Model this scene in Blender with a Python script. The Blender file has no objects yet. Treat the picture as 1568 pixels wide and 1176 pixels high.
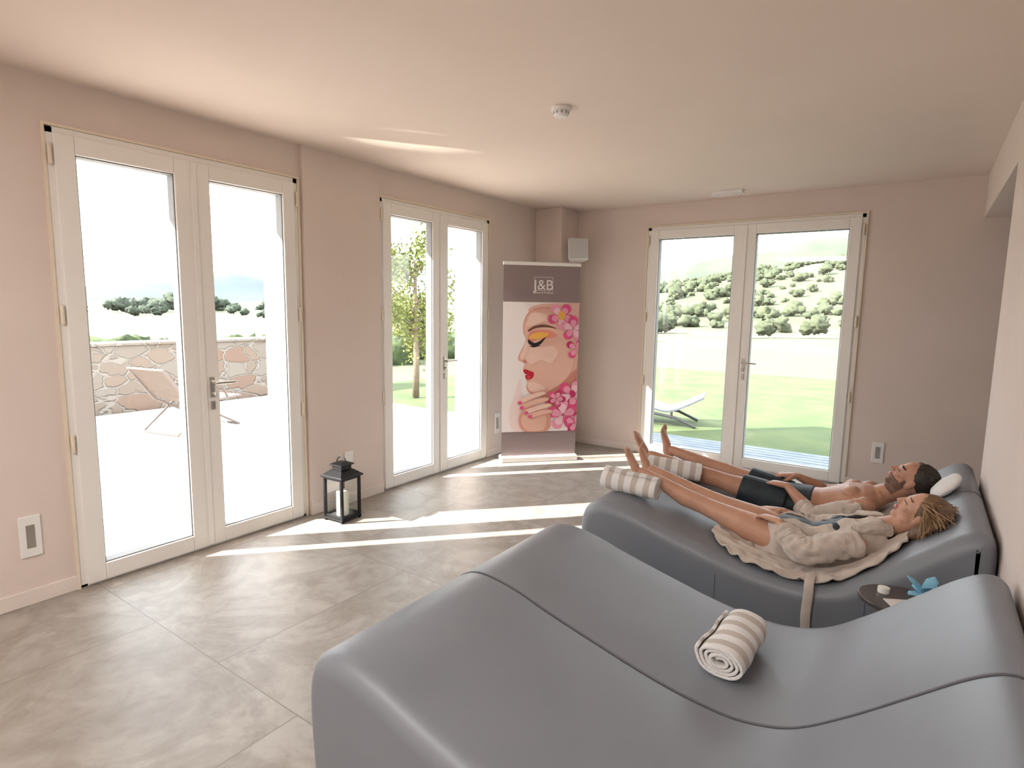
import bpy, bmesh, math, random
import numpy as np
from mathutils import Vector, Matrix, noise
random.seed(7)
S=bpy.context.scene
COL=bpy.context.collection
try:
    S.view_settings.view_transform='Standard'
    S.view_settings.look='None'
except Exception: pass
V=Vector
# ------------------------------------------------------------------ materials
def mat(name,col,rough=.6,col2=None,nscale=8,bump=0,bscale=60,metal=0,spec=None,detail=4,stretch=None,coord='Object',sheen=0,trans=0,coat=0,ramp=(.35,.65)):
    m=bpy.data.materials.new(name);m.use_nodes=True
    nt=m.node_tree;b=nt.nodes["Principled BSDF"]
    b.inputs["Base Color"].default_value=(*col,1);b.inputs["Roughness"].default_value=rough
    b.inputs["Metallic"].default_value=metal
    if spec is not None:b.inputs["Specular IOR Level"].default_value=spec
    if sheen:b.inputs["Sheen Weight"].default_value=sheen
    if coat:b.inputs["Coat Weight"].default_value=coat
    if trans:b.inputs["Subsurface Weight"].default_value=trans;b.inputs["Subsurface Radius"].default_value=(.03,.012,.006)
    if col2 or bump:
        tc=nt.nodes.new("ShaderNodeTexCoord");src=tc.outputs[coord]
        if stretch:
            mp=nt.nodes.new("ShaderNodeMapping");mp.inputs["Scale"].default_value=stretch
            nt.links.new(src,mp.inputs[0]);src=mp.outputs[0]
    if col2:
        n=nt.nodes.new("ShaderNodeTexNoise");n.inputs["Scale"].default_value=nscale;n.inputs["Detail"].default_value=detail
        nt.links.new(src,n.inputs["Vector"])
        r=nt.nodes.new("ShaderNodeValToRGB");r.color_ramp.elements[0].position=ramp[0];r.color_ramp.elements[1].position=ramp[1]
        r.color_ramp.elements[0].color=(*col,1);r.color_ramp.elements[1].color=(*col2,1)
        nt.links.new(n.outputs["Fac"],r.inputs[0]);nt.links.new(r.outputs[0],b.inputs["Base Color"])
    if bump:
        n2=nt.nodes.new("ShaderNodeTexNoise");n2.inputs["Scale"].default_value=bscale;n2.inputs["Detail"].default_value=3
        nt.links.new(src,n2.inputs["Vector"])
        bp=nt.nodes.new("ShaderNodeBump");bp.inputs["Strength"].default_value=bump;bp.inputs["Distance"].default_value=.01
        nt.links.new(n2.outputs["Fac"],bp.inputs["Height"]);nt.links.new(bp.outputs[0],b.inputs["Normal"])
    return m
WALL=mat("wall_plaster",(.72,.615,.56),.85,(.745,.64,.585),2.0,.12,40)
CEIL=mat("ceiling_plaster",(.76,.645,.57),.9,(.78,.665,.59),1.5,.08,30)
TRIM=mat("trim_paint",(.76,.67,.61),.5,(.80,.71,.65),5)
EXTW=mat("exterior_stucco",(.78,.74,.70),.9,(.82,.78,.74),3)
PVC=mat("white_pvc",(.86,.83,.79),.32,(.88,.85,.81),3)
GASK=mat("gasket",(.25,.25,.25),.6)
STEEL=mat("brushed_steel",(.55,.53,.50),.3,metal=1)
BRASS=mat("hinge_cream",(.80,.70,.56),.5)
WHITEP=mat("white_plastic",(.84,.82,.80),.35)
LEATH=mat("grey_leather",(.205,.222,.252),.43,(.22,.237,.267),3,.03,160,spec=.5)
SEAM=mat("dark_seam",(.10,.10,.115),.5)
BLACKM=mat("black_metal",(.012,.012,.014),.35,metal=.6)
SKIN_W=mat("skin_tanned",(.54,.30,.205),.5,(.60,.345,.24),14,.05,150,trans=.06)
SKIN_M=mat("skin_tanned_deep",(.46,.24,.16),.5,(.52,.285,.19),14,.05,150,trans=.06)
LIP=mat("lips",(.48,.17,.14),.4)
DARK=mat("dark_hair",(.020,.014,.011),.55,(.032,.022,.016),60)
BEARD=mat("beard_stubble",(.14,.075,.05),.7,(.22,.115,.08),120)
BLOND=mat("blond_hair",(.46,.30,.16),.45,(.30,.18,.09),30)
BROWNH=mat("brown_hair",(.12,.065,.038),.5,(.20,.115,.06),30)
SUIT=mat("dark_swimwear",(.012,.022,.032),.6,(.02,.035,.048),20)
ROBE=mat("beige_terry",(.54,.465,.405),.95,(.62,.545,.48),14,.22,240,sheen=.3)
WTOW=mat("white_cotton",(.80,.79,.77),.95,(.84,.83,.81),20,.4,200)
CANDLE=mat("candle_wax",(.85,.82,.74),.5)
PAPER=mat("paper_card",(.75,.70,.68),.7)
BLUE=mat("blue_petals",(.15,.42,.60),.6,(.24,.52,.68),20)
TABLEM=mat("dark_table_top",(.06,.05,.05),.3,(.075,.065,.06),6)
GLASS=bpy.data.materials.new("pane_glass");GLASS.use_nodes=True
nt=GLASS.node_tree;nt.nodes.clear()
o=nt.nodes.new("ShaderNodeOutputMaterial");mx=nt.nodes.new("ShaderNodeMixShader");t=nt.nodes.new("ShaderNodeBsdfTransparent");g=nt.nodes.new("ShaderNodeBsdfGlossy")
g.inputs["Roughness"].default_value=.02;t.inputs[0].default_value=(.96,.97,.965,1);mx.inputs[0].default_value=.04
nt.links.new(t.outputs[0],mx.inputs[1]);nt.links.new(g.outputs[0],mx.inputs[2]);nt.links.new(mx.outputs[0],o.inputs[0])
# striped towel
def towel_mat(name):
    m=mat(name,(.8,.78,.75),.95,bump=.5,bscale=220);nt=m.node_tree;b=nt.nodes["Principled BSDF"]
    tc=nt.nodes.new("ShaderNodeTexCoord");sp=nt.nodes.new("ShaderNodeSeparateXYZ");nt.links.new(tc.outputs["Object"],sp.inputs[0])
    a=nt.nodes.new("ShaderNodeMath");a.operation='MULTIPLY';a.inputs[1].default_value=14.5;nt.links.new(sp.outputs[0],a.inputs[0])
    ad=nt.nodes.new("ShaderNodeMath");ad.operation='ADD';ad.inputs[1].default_value=10.25;nt.links.new(a.outputs[0],ad.inputs[0])
    f=nt.nodes.new("ShaderNodeMath");f.operation='FRACT';nt.links.new(ad.outputs[0],f.inputs[0])
    r=nt.nodes.new("ShaderNodeValToRGB");e=r.color_ramp.elements
    e[0].position=.50;e[0].color=(.84,.83,.82,1);e[1].position=.54;e[1].color=(.58,.525,.475,1)
    e2=e.new(.96);e2.color=(.58,.525,.475,1);e3=e.new(1.0);e3.color=(.84,.83,.82,1)
    nt.links.new(f.outputs[0],r.inputs[0]);nt.links.new(r.outputs[0],b.inputs["Base Color"]);return m
TOWEL=towel_mat("striped_towel")
# floor stone tiles
FLOOR=bpy.data.materials.new("stone_tiles");FLOOR.use_nodes=True
nt=FLOOR.node_tree;b=nt.nodes["Principled BSDF"];N=nt.nodes.new;L=nt.links.new
tc=N("ShaderNodeTexCoord");mp=N("ShaderNodeMapping");mp.inputs["Location"].default_value=(-.12,-.10,0);L(tc.outputs["Object"],mp.inputs[0])
br=N("ShaderNodeTexBrick");br.inputs["Scale"].default_value=1;br.inputs["Brick Width"].default_value=1.05;br.inputs["Row Height"].default_value=1.05
br.inputs["Mortar Size"].default_value=.0032;br.inputs["Mortar Smooth"].default_value=.2;br.offset=.5
br.inputs["Color1"].default_value=(0,0,0,1);br.inputs["Color2"].default_value=(1,1,1,1);br.inputs["Bias"].default_value=0
L(mp.outputs[0],br.inputs["Vector"])
n1=N("ShaderNodeTexNoise");n1.inputs["Scale"].default_value=1.7;n1.inputs["Detail"].default_value=10;n1.inputs["Roughness"].default_value=.66;n1.inputs["Distortion"].default_value=.7
off=N("ShaderNodeVectorMath");off.operation='MULTIPLY_ADD';off.inputs[1].default_value=(7,3,5);L(br.outputs["Color"],off.inputs[0]);L(tc.outputs["Object"],off.inputs[2]);L(off.outputs[0],n1.inputs["Vector"])
rp=N("ShaderNodeValToRGB");e=rp.color_ramp.elements;e[0].position=.30;e[0].color=(.265,.232,.20,1);e[1].position=.66;e[1].color=(.42,.385,.345,1)
x=e.new(.46);x.color=(.355,.322,.286,1);x=e.new(.52);x.color=(.315,.28,.245,1);x=e.new(.57);x.color=(.38,.345,.308,1)
L(n1.outputs["Fac"],rp.inputs[0])
n3=N("ShaderNodeTexNoise");n3.inputs["Scale"].default_value=8;n3.inputs["Detail"].default_value=9;n3.inputs["Roughness"].default_value=.6;n3.inputs["Distortion"].default_value=.5;L(off.outputs[0],n3.inputs["Vector"])
r3=N("ShaderNodeValToRGB");r3.color_ramp.elements[0].position=.38;r3.color_ramp.elements[0].color=(.80,.765,.73,1);r3.color_ramp.elements[1].position=.58;r3.color_ramp.elements[1].color=(1,1,1,1);L(n3.outputs["Fac"],r3.inputs[0])
mm=N("ShaderNodeMix");mm.data_type='RGBA';mm.blend_type='MULTIPLY';mm.inputs[0].default_value=.8;L(rp.outputs[0],mm.inputs[6]);L(r3.outputs[0],mm.inputs[7])
mg=N("ShaderNodeMix");mg.data_type='RGBA';L(br.outputs["Fac"],mg.inputs[0]);L(mm.outputs[2],mg.inputs[6]);mg.inputs[7].default_value=(.22,.19,.165,1)
L(mg.outputs[2],b.inputs["Base Color"]);b.inputs["Roughness"].default_value=.42
bp=N("ShaderNodeBump");bp.inputs["Strength"].default_value=.15;bp.inputs["Distance"].default_value=.01;L(n3.outputs["Fac"],bp.inputs["Height"]);L(bp.outputs[0],b.inputs["Normal"])
# stone masonry
STONE=bpy.data.materials.new("stone_masonry");STONE.use_nodes=True
nt=STONE.node_tree;b=nt.nodes["Principled BSDF"];N=nt.nodes.new;L=nt.links.new
tc=N("ShaderNodeTexCoord");mp=N("ShaderNodeMapping");mp.inputs["Scale"].default_value=(2.4,2.4,4.6);L(tc.outputs["Object"],mp.inputs[0])
nw=N("ShaderNodeTexNoise");nw.inputs["Scale"].default_value=2.0;L(mp.outputs[0],nw.inputs["Vector"])
wv=N("ShaderNodeVectorMath");wv.operation='MULTIPLY_ADD';wv.inputs[1].default_value=(.35,.35,.35);L(nw.outputs["Color"],wv.inputs[0]);L(mp.outputs[0],wv.inputs[2])
v1=N("ShaderNodeTexVoronoi");v1.inputs["Scale"].default_value=1.15;L(wv.outputs[0],v1.inputs["Vector"])
v2=N("ShaderNodeTexVoronoi");v2.feature='DISTANCE_TO_EDGE';v2.inputs["Scale"].default_value=1.15;L(wv.outputs[0],v2.inputs["Vector"])
sp=N("ShaderNodeSeparateColor");L(v1.outputs["Color"],sp.inputs[0])
rp=N("ShaderNodeValToRGB");e=rp.color_ramp.elements;e[0].color=(.165,.108,.083,1);e[1].color=(.19,.168,.147,1);x=e.new(.35);x.color=(.18,.137,.109,1);x=e.new(.65);x.color=(.156,.132,.113,1);L(sp.outputs[0],rp.inputs[0])
r2=N("ShaderNodeValToRGB");r2.color_ramp.elements[0].position=.02;r2.color_ramp.elements[1].position=.07;L(v2.outputs["Distance"],r2.inputs[0])
mg=N("ShaderNodeMix");mg.data_type='RGBA';L(r2.outputs[0],mg.inputs[0]);mg.inputs[6].default_value=(.21,.19,.167,1);L(rp.outputs[0],mg.inputs[7]);L(mg.outputs[2],b.inputs["Base Color"])
b.inputs["Roughness"].default_value=.9
bp=N("ShaderNodeBump");bp.inputs["Strength"].default_value=.8;bp.inputs["Distance"].default_value=.03;L(r2.outputs[0],bp.inputs["Height"]);L(bp.outputs[0],b.inputs["Normal"])
# ------------------------------------------------------------------ mesh builder
class M:
    def __init__(s): s.v=[];s.f=[];s.m=[]
    def add(s,vs,fs,mi=0):
        o=len(s.v);s.v+= [tuple(v) for v in vs];s.f+=[tuple(i+o for i in f) for f in fs];s.m+=[mi]*len(fs);return s
    def box(s,x0,x1,y0,y1,z0,z1,mi=0,T=None):
        vs=[V((x,y,z)) for x in (x0,x1) for y in (y0,y1) for z in (z0,z1)]
        if T: vs=[T@v for v in vs]
        return s.add(vs,[(0,1,3,2),(4,6,7,5),(0,4,5,1),(2,3,7,6),(0,2,6,4),(1,5,7,3)],mi)
    def loft(s,C,R,lat=(0,1,0),n=16,mi=0,cap=True,capf=1.0):
        C=[V(c) for c in C];R=[(r,r) if not isinstance(r,(tuple,list)) else r for r in R]
        lat=V(lat);k=len(C);rings=[]
        fr=[]
        for i in range(k):
            T=(C[min(i+1,k-1)]-C[max(i-1,0)]).normalized()
            l=lat-lat.dot(T)*T
            if l.length<1e-3: l=T.orthogonal()
            l.normalize();nn=T.cross(l);fr.append((T,l,nn))
        def ring(c,l,nn,a,b): return [c+l*a*math.cos(2*math.pi*j/n)+nn*b*math.sin(2*math.pi*j/n) for j in range(n)]
        steps=[80,60,40,20] if cap else []
        T,l,nn=fr[0];a,b=R[0];re=min(a,b)*capf
        for ph in steps:
            p=math.radians(ph);rings.append(ring(C[0]-T*re*math.sin(p),l,nn,a*math.cos(p),b*math.cos(p)))
        for i in range(k):
            rings.append(ring(C[i],fr[i][1],fr[i][2],*R[i]))
        T,l,nn=fr[-1];a,b=R[-1];re=min(a,b)*capf
        for ph in reversed(steps):
            p=math.radians(ph);rings.append(ring(C[-1]+T*re*math.sin(p),l,nn,a*math.cos(p),b*math.cos(p)))
        vs=[v for r in rings for v in r];fs=[]
        for i in range(len(rings)-1):
            for j in range(n):
                fs.append((i*n+j,i*n+(j+1)%n,(i+1)*n+(j+1)%n,(i+1)*n+j))
        fs.append(tuple(range(n-1,-1,-1)));fs.append(tuple((len(rings)-1)*n+j for j in range(n)))
        return s.add(vs,fs,mi)
    def ell(s,c,ax,ay,az,mi=0,n=14,m=10):
        c=V(c);ax,ay,az=V(ax),V(ay),V(az);vs=[c+az];
        for i in range(1,m):
            p=math.pi*i/m
            for j in range(n):
                q=2*math.pi*j/n;vs.append(c+az*math.cos(p)+(ax*math.cos(q)+ay*math.sin(q))*math.sin(p))
        vs.append(c-az);fs=[]
        for j in range(n): fs.append((0,1+j,1+(j+1)%n))
        for i in range(m-2):
            for j in range(n):
                a=1+i*n;fs.append((a+j,a+n+j,a+n+(j+1)%n,a+(j+1)%n))
        a=1+(m-2)*n;e=len(vs)-1
        for j in range(n): fs.append((e,a+(j+1)%n,a+j))
        return s.add(vs,fs,mi)
    def obj(s,name,mats,parent=None,smooth=False,bevel=0,seg=2,origin=None,solid=0):
        me=bpy.data.meshes.new(name)
        vs=s.v
        if origin is not None: vs=[tuple(V(v)-V(origin)) for v in vs]
        me.from_pydata(vs,[],s.f);me.update()
        if not solid:
            bm=bmesh.new();bm.from_mesh(me);bmesh.ops.recalc_face_normals(bm,faces=bm.faces);bm.to_mesh(me);bm.free()
        for m_ in (mats if isinstance(mats,list) else [mats]): me.materials.append(m_)
        for p,mi in zip(me.polygons,s.m): p.material_index=mi;p.use_smooth=smooth
        o=bpy.data.objects.new(name,me);COL.objects.link(o)
        if origin is not None:o.location=origin
        if bevel:
            b=o.modifiers.new("bevel",'BEVEL');b.width=bevel;b.segments=seg;b.limit_method='ANGLE';b.angle_limit=math.radians(40)
        if parent: o.parent=parent
        return o
def empty(name,loc=(0,0,0)):
    e=bpy.data.objects.new(name,None);COL.objects.link(e);e.empty_display_size=.1;return e
def bake(o,mods):
    for t,kw in mods:
        m=o.modifiers.new(t,t)
        for k,v in kw.items(): setattr(m,k,v)
    bpy.context.view_layer.update()
    dg=bpy.context.evaluated_depsgraph_get();me=bpy.data.meshes.new_from_object(o.evaluated_get(dg))
    mats=[m for m in o.data.materials];o.modifiers.clear();o.data=me
    if not me.materials:
        for m_ in mats: me.materials.append(m_)
    for p in me.polygons:p.use_smooth=True
    return o
def remesh(o,vox,it=3,f=.5): return bake(o,[('REMESH',dict(mode='VOXEL',voxel_size=vox,use_smooth_shade=True)),('SMOOTH',dict(factor=f,iterations=it))])
def catmull(P,sub=6,closed=False):
    P=[np.array(p,float) for p in P];n=len(P);out=[]
    rng=range(n) if closed else range(n-1)
    for i in rng:
        if closed:p0,p1,p2,p3=P[i-1],P[i],P[(i+1)%n],P[(i+2)%n]
        else:p0,p1,p2,p3=P[max(i-1,0)],P[i],P[i+1],P[min(i+2,n-1)]
        for k in range(sub):
            t=k/sub;out.append(.5*((2*p1)+(-p0+p2)*t+(2*p0-5*p1+4*p2-p3)*t*t+(-p0+3*p1-3*p2+p3)*t**3))
    if not closed: out.append(P[-1])
    return out
# ------------------------------------------------------------------ camera
yaw,pit,rol=.6075,.1274,.0157
F=V((-math.sin(yaw)*math.cos(pit),math.cos(yaw)*math.cos(pit),-math.sin(pit)))
R0=F.cross(V((0,0,1))).normalized();U0=R0.cross(F)
Rr=math.cos(rol)*R0+math.sin(rol)*U0;Uu=-math.sin(rol)*R0+math.cos(rol)*U0
cd=bpy.data.cameras.new("camera");cam=bpy.data.objects.new("camera",cd);COL.objects.link(cam);S.camera=cam
mw=Matrix.Identity(4)
for i in range(3): mw[i][0]=Rr[i];mw[i][1]=Uu[i];mw[i][2]=-F[i]
mw[0][3],mw[1][3],mw[2][3]=3.3983,0,1.4421
cam.matrix_world=mw;cd.sensor_width=36;cd.lens=36*899.94/1568;cd.clip_start=.02;cd.clip_end=3000
# ------------------------------------------------------------------ room
Y1,Y2,Y3,Y4=1.077,2.413,3.108,4.464;X1,X2=1.102,2.949;D=5.622;CZ=2.466;W=3.693;H=2.25
YR=-1.6;TH=.40;TB=.30
M().box(-.02,5.2,YR-.2,D+.02,-.15,0).obj("floor",FLOOR)
M().box(-TH,5.2,YR-.2,D+TB,CZ,CZ+.14).obj("ceiling",CEIL)
w=M()
w.box(-TH,0,YR-.2,Y1,-.15,CZ).box(-TH,0,Y2,Y3,-.15,CZ).box(-TH,0,Y4,D+TB,-.15,CZ).box(-TH,0,Y1,Y2,H,CZ).box(-TH,0,Y3,Y4,H,CZ)
w.box(-TH,0,Y1,Y2,-.15,-.005).box(-TH,0,Y3,Y4,-.15,-.005)
w.box(0,.025,Y2+.03,Y3-.004,0,CZ)
w.obj("wall_left",WALL)
w=M();w.box(0,X1,D,D+TB,-.15,CZ).box(X2,5.2,D,D+TB,-.15,CZ).box(X1,X2,D,D+TB,H,CZ).box(X1,X2,D,D+TB,-.15,-.005);w.obj("wall_back",WALL)
M().box(0,.313,D-.35,D,0,CZ).obj("column_corner",WALL,bevel=.006)
w=M();w.box(W,W+.18,YR,3.68,0,CZ).box(W,W+.18,3.68,D,2.16,CZ);w.obj("wall_right",WALL,bevel=.004)
M().box(5.0,5.2,YR,D,0,CZ).obj("wall_alcove",WALL)
M().box(-.0,5.2,YR-.2,YR,0,CZ).obj("wall_rear",WALL)
bbh=.075
w=M();w.box(0,.012,YR,Y1-.005,0,bbh).box(.025,.037,Y2+.03,Y3-.004,0,bbh).box(0,.012,Y4+.005,D-.35,0,bbh).obj("baseboard_left",TRIM,bevel=.003)
w=M();w.box(.325,X1-.005,D-.012,D,0,bbh).box(X2+.005,5.0,D-.012,D,0,bbh).box(0,.325,D-.362,D-.35,0,bbh).box(.313,.325,D-.35,D,0,bbh).obj("baseboard_back",TRIM,bevel=.003)
def french(name,width,T,handle_side):
    E=empty(name)
    zt=H
    fr=M();fo=.035
    for a,b_,c,d_ in ((0,fo,0,zt),(width-fo,width,0,zt),(0,width,zt-fo,zt),(0,width,0,.02)):
        fr.box(a,b_,-.07,.008,c,d_,T=T)
    o=fr.obj("outer_frame",PVC,E,bevel=.004)
    mid=width/2+.0
    sash=M();gl=M();gk=M()
    for (a,b_) in ((fo-.006,mid-.002),(mid+.002,width-fo+.006)):
        st=.085;l=a+st;r=b_-st;zb=.10;zt2=zt-.115
        if a<.1: r=b_-.10
        else: l=a+.085
        z0=.012;z1=zt-fo+.006
        sash.box(a,l,-.06,.022,z0,z1,T=T).box(r,b_,-.06,.022,z0,z1,T=T).box(l,r,-.06,.022,z0,zb,T=T).box(l,r,-.06,.022,zt2,z1,T=T)
        g=.006
        for q in ((l,l+g,zb,zt2),(r-g,r,zb,zt2),(l,r,zb,zb+g),(l,r,zt2-g,zt2)):
            gk.box(q[0],q[1],-.05,.010,q[2],q[3],T=T)
        gl.box(l+.002,r-.002,-.024,-.020,zb+.002,zt2-.002,T=T)
    sash.obj("sashes",PVC,E,bevel=.005);gk.obj("gaskets",GASK,E);gl.obj("glass_panes",GLASS,E)
    M().box(mid-.018,mid+.012,.022,.030,.02,zt-fo,T=T).obj("meeting_bead",PVC,E,bevel=.003)
    h=M();hx=mid+.045*handle_side
    h.box(hx-.014,hx+.014,.022,.030,.90,1.02,T=T)
    h.loft([T@V((hx,.028,.985)),T@V((hx,.065,.985))],[.009,.009],lat=(0,0,1),n=10)
    h.loft([T@V((hx,.062,.985)),T@V((hx+.03,.066,.987)),T@V((hx+.12,.062,.985))],[(.010,.007),(.009,.006),(.008,.005)],lat=(0,0,1),n=10)
    h.loft([T@V((hx,.028,.925)),T@V((hx,.036,.925))],[.011,.011],lat=(0,0,1),n=10)
    h.box(hx-.013,hx+.013,.022,.032,.83,.88,T=T)
    h.obj("lever_handle",STEEL,E,smooth=False,bevel=.002)
    hg=M()
    for z in (.75,1.38,2.12):
        for xx in (.012,width-.012):
            hg.loft([T@V((xx,.022,z-.04)),T@V((xx,.022,z+.04))],[.009,.009],lat=(1,0,0),n=10)
    hg.obj("hinges",BRASS,E,smooth=True)
    ar=M()
    ar.box(-.012,0,-.01,.014,0,zt+.012,T=T).box(width,width+.012,-.01,.014,0,zt+.012,T=T).box(0,width,-.01,.014,zt,zt+.012,T=T)
    ar.obj("edge_bead",BRASS,E)
    return E
def TL(y0): return Matrix(((0,1,0,0),(1,0,0,y0),(0,0,1,0),(0,0,0,1)))
french("door_1",Y2-Y1,TL(Y1),1)
french("door_2",Y4-Y3,TL(Y3),1)
french("door_3",X2-X1,Matrix(((1,0,0,X1),(0,-1,0,D),(0,0,1,0),(0,0,0,1))),1)
def plate(name,T,w_,h_,slot=True):
    E=empty(name)
    M().box(-w_/2,w_/2,0,.010,0,h_,T=T).obj("plate",WHITEP,E,bevel=.003)
    if slot:
        M().box(-w_*.2,w_*.2,.010,.012,h_*.22,h_*.78,T=T).obj("insert",STEEL,E)
    return E
plate("wall_socket",TL(.895)@Matrix.Translation((0,0,.235)),.085,.20)
plate("wall_socket",TL(4.63)@Matrix.Translation((0,0,.215)),.09,.20)
plate("wall_socket",Matrix(((1,0,0,3.175),(0,-1,0,D),(0,0,1,.225),(0,0,0,1))),.085,.175)
plate("light_switch",TL(2.77)@Matrix.Translation((0,.025,.31)),.07,.08,False)
M().loft([(-.004,0,0),(.006,0,0)],[.022,.022],lat=(0,1,0),n=20,cap=False).obj("wall_blank_cover",WALL,origin=None).location=(.025,2.77,1.66)
d=M();d.loft([(1.78,2.73,CZ),(1.78,2.73,CZ-.018)],[.052,.050],lat=(1,0,0),n=32,cap=False);d.loft([(1.78,2.73,CZ-.018),(1.78,2.73,CZ-.034),(1.78,2.73,CZ-.046)],[.040,.040,.030],lat=(1,0,0),n=32,cap=False)
for k in range(10):
    a=k*math.pi/5;d.box(-.004,.004,.0385,.0415,-.034,-.022,mi=1,T=Matrix.Translation((1.78,2.73,CZ))@Matrix.Rotation(a,4,'Z'))
d.obj("smoke_detector",[WHITEP,GASK],smooth=False,bevel=.003)
d=M();d.box(1.80,2.06,5.24,5.32,CZ-.03,CZ);d.box(1.82,2.04,5.25,5.31,CZ-.036,CZ-.03,1);d.obj("emergency_light",[WHITEP,PAPER],bevel=.004)
# speaker
E=empty("wall_speaker")
T=Matrix.Translation((.45,5.36,2.03))@Matrix.Rotation(math.radians(38),4,'Z')@Matrix.Rotation(math.radians(-12),4,'X')
s=M();vs=[T@V(p) for p in [(-.105,-.085,-.115),(.105,-.085,-.115),(.07,.075,-.10),(-.07,.075,-.10),(-.105,-.085,.115),(.105,-.085,.115),(.07,.075,.10),(-.07,.075,.10)]]
s.add(vs,[(0,1,2,3),(4,5,6,7),(0,1,5,4),(1,2,6,5),(2,3,7,6),(3,0,4,7)]);s.obj("cabinet",WHITEP,E,bevel=.02,seg=4)
M().box(-.09,.09,-.092,-.084,-.10,.10,T=T).obj("grille",mat("speaker_grille",(.7,.69,.68),.6,bump=.5,bscale=600),E,bevel=.006)
M().loft([T@V((0,.07,0)),V((.32,5.45,2.03))],[.018,.018],lat=(0,0,1),n=10).obj("bracket",WHITEP,E)
# ------------------------------------------------------------------ banner
E=empty("rollup_banner")
bo=V((.22,4.41,0));be=V((.686,.7276,0));bn=V((.7276,-.686,0));BW=.73;BH=1.87
TB_=Matrix(((be.x,bn.x,0,bo.x),(be.y,bn.y,0,bo.y),(0,0,1,0),(0,0,0,1)))
M().box(-.01,BW+.01,-.08,.05,.0,.055,T=TB_).obj("base_housing",mat("banner_aluminium",(.75,.74,.73),.35),E,bevel=.012,seg=3)
M().box(-.005,BW+.005,-.012,.012,BH-.03,BH,T=TB_).obj("top_rail",WHITEP,E,bevel=.004)
M().loft([TB_@V((BW/2,-.03,.05)),TB_@V((BW/2,-.015,BH-.01))],[.008,.008],lat=(1,0,0),n=8).obj("support_pole",STEEL,E)
pm={k:mat("print_"+k,c,.55) for k,c in dict(taupe=(.27,.205,.205),white=(.86,.80,.79),glow=(.86,.70,.68),skin=(.74,.42,.33),skinmid=(.77,.47,.375),skinlt=(.83,.58,.49),skindk=(.68,.33,.25),shade=(.58,.24,.18),pink=(.74,.08,.24),pinklt=(.82,.33,.46),pinkpl=(.87,.56,.64),magenta=(.50,.025,.12),lip=(.52,.008,.03),lipl=(.70,.05,.09),lash=(.02,.008,.01),brow=(.16,.06,.04),yellow=(.82,.44,.08),eyesh=(.72,.27,.20),hair=(.76,.46,.40)).items()}
def sheet(name,x0,x1,z0,z1,off,m): M().add([TB_@V((x0,off,z0)),TB_@V((x1,off,z0)),TB_@V((x1,off,z1)),TB_@V((x0,off,z1))],[(0,1,2,3)]).obj(name,m,E)
M().box(0,BW,0,.001,.05,BH-.02,T=TB_).obj("banner_sheet",pm['taupe'],E)
def art(px,py):
    yy=py;xl=778-11*(yy-397)/308;w_=115-2*(yy-397)/308
    return ((px-xl)/w_*BW,(705-yy)/308*BH)
layer=[0.0016]
ZB=art(0,658)[1];ZT=art(0,457)[1]
sheet("print_background",0,BW,ZB,ZT,.0014,pm['white'])
def blob(name,pts,m,sm=True):
    P=[art(*p) for p in pts]
    if sm: P=[tuple(q) for q in catmull(P,5,True)]
    P=[(min(max(a,0.001),BW-.001),min(max(z,ZB),ZT)) for a,z in P]
    bm=bmesh.new();vs=[bm.verts.new(TB_@V((a,layer[0],z))) for a,z in P]
    es=[bm.edges.new((vs[i],vs[(i+1)%len(vs)])) for i in range(len(vs))]
    bmesh.ops.triangle_fill(bm,edges=es,use_beauty=True,use_dissolve=False)
    for f in bm.faces:
        f.normal_update()
        if f.normal.dot(bn)<0:f.normal_flip()
    me=bpy.data.meshes.new(name);bm.to_mesh(me);bm.free();me.materials.append(pm[m]);o=bpy.data.objects.new(name,me);COL.objects.link(o);o.parent=E
    layer[0]+=.00022
def shrink(pts,k,cx=None,cy=None):
    cx=sum(p[0] for p in pts)/len(pts) if cx is None else cx;cy=sum(p[1] for p in pts)/len(pts) if cy is None else cy
    return [(cx+(p[0]-cx)*k,cy+(p[1]-cy)*k) for p in pts]
blob("print_glow",[(789,600),(798,575),(800,620),(800,657),(786,657),(780,630)],'glow')
blob("print_hairline",[(812,470),(830,460),(870,458),(892,462),(890,540),(880,570),(860,520),(835,480)],'hair')
blob("print_neck",[(835,590),(870,570),(889,560),(886,620),(860,640),(836,615)],'shade')
face=[(816,470),(808,480),(804,494),(805,506),(808,514),(803,526),(797,538),(796,545),(802,549),(806,551),(804,556),(803,562),(808,567),(806,573),(809,580),(807,588),(812,597),(828,604),(850,604),(870,592),(887,560),(890,520),(885,485),(860,468),(835,464)]
blob("print_face",face,'skindk')
for k_,c_ in ((.955,'skin'),(.87,'skinmid')): blob("print_face_tone",shrink(face,k_,822,530),c_)
blob("print_cheek_light",[(812,520),(806,540),(815,552),(830,545),(845,550),(856,535),(848,524),(830,526)],'skinlt')
blob("print_nose_light",[(808,516),(804,528),(799,540),(803,545),(808,535),(812,522)],'skinlt')
blob("print_chin_light",[(810,580),(812,592),(826,598),(836,590),(825,582)],'skinlt')
blob("print_forehead_light",[(818,474),(811,485),(810,494),(830,488),(845,482),(835,474)],'skinlt')
blob("print_jaw_shade",[(835,600),(855,602),(880,575),(888,560),(878,565),(862,582),(845,592)],'shade')
blob("print_eyeshadow",[(811,512),(815,503),(828,499),(845,500),(855,508),(842,512),(826,514),(816,518)],'eyesh')
blob("print_eyeshadow_inner",[(813,512),(817,506),(828,503),(842,504),(838,510),(826,513)],'yellow')
blob("print_brow",[(812,499),(822,493),(838,491),(856,497),(838,495),(822,497),(813,502)],'brow')
blob("print_eyelid",[(812,514),(820,519),(828,517),(838,510),(830,521),(820,524),(812,520)],'lash')
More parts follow.
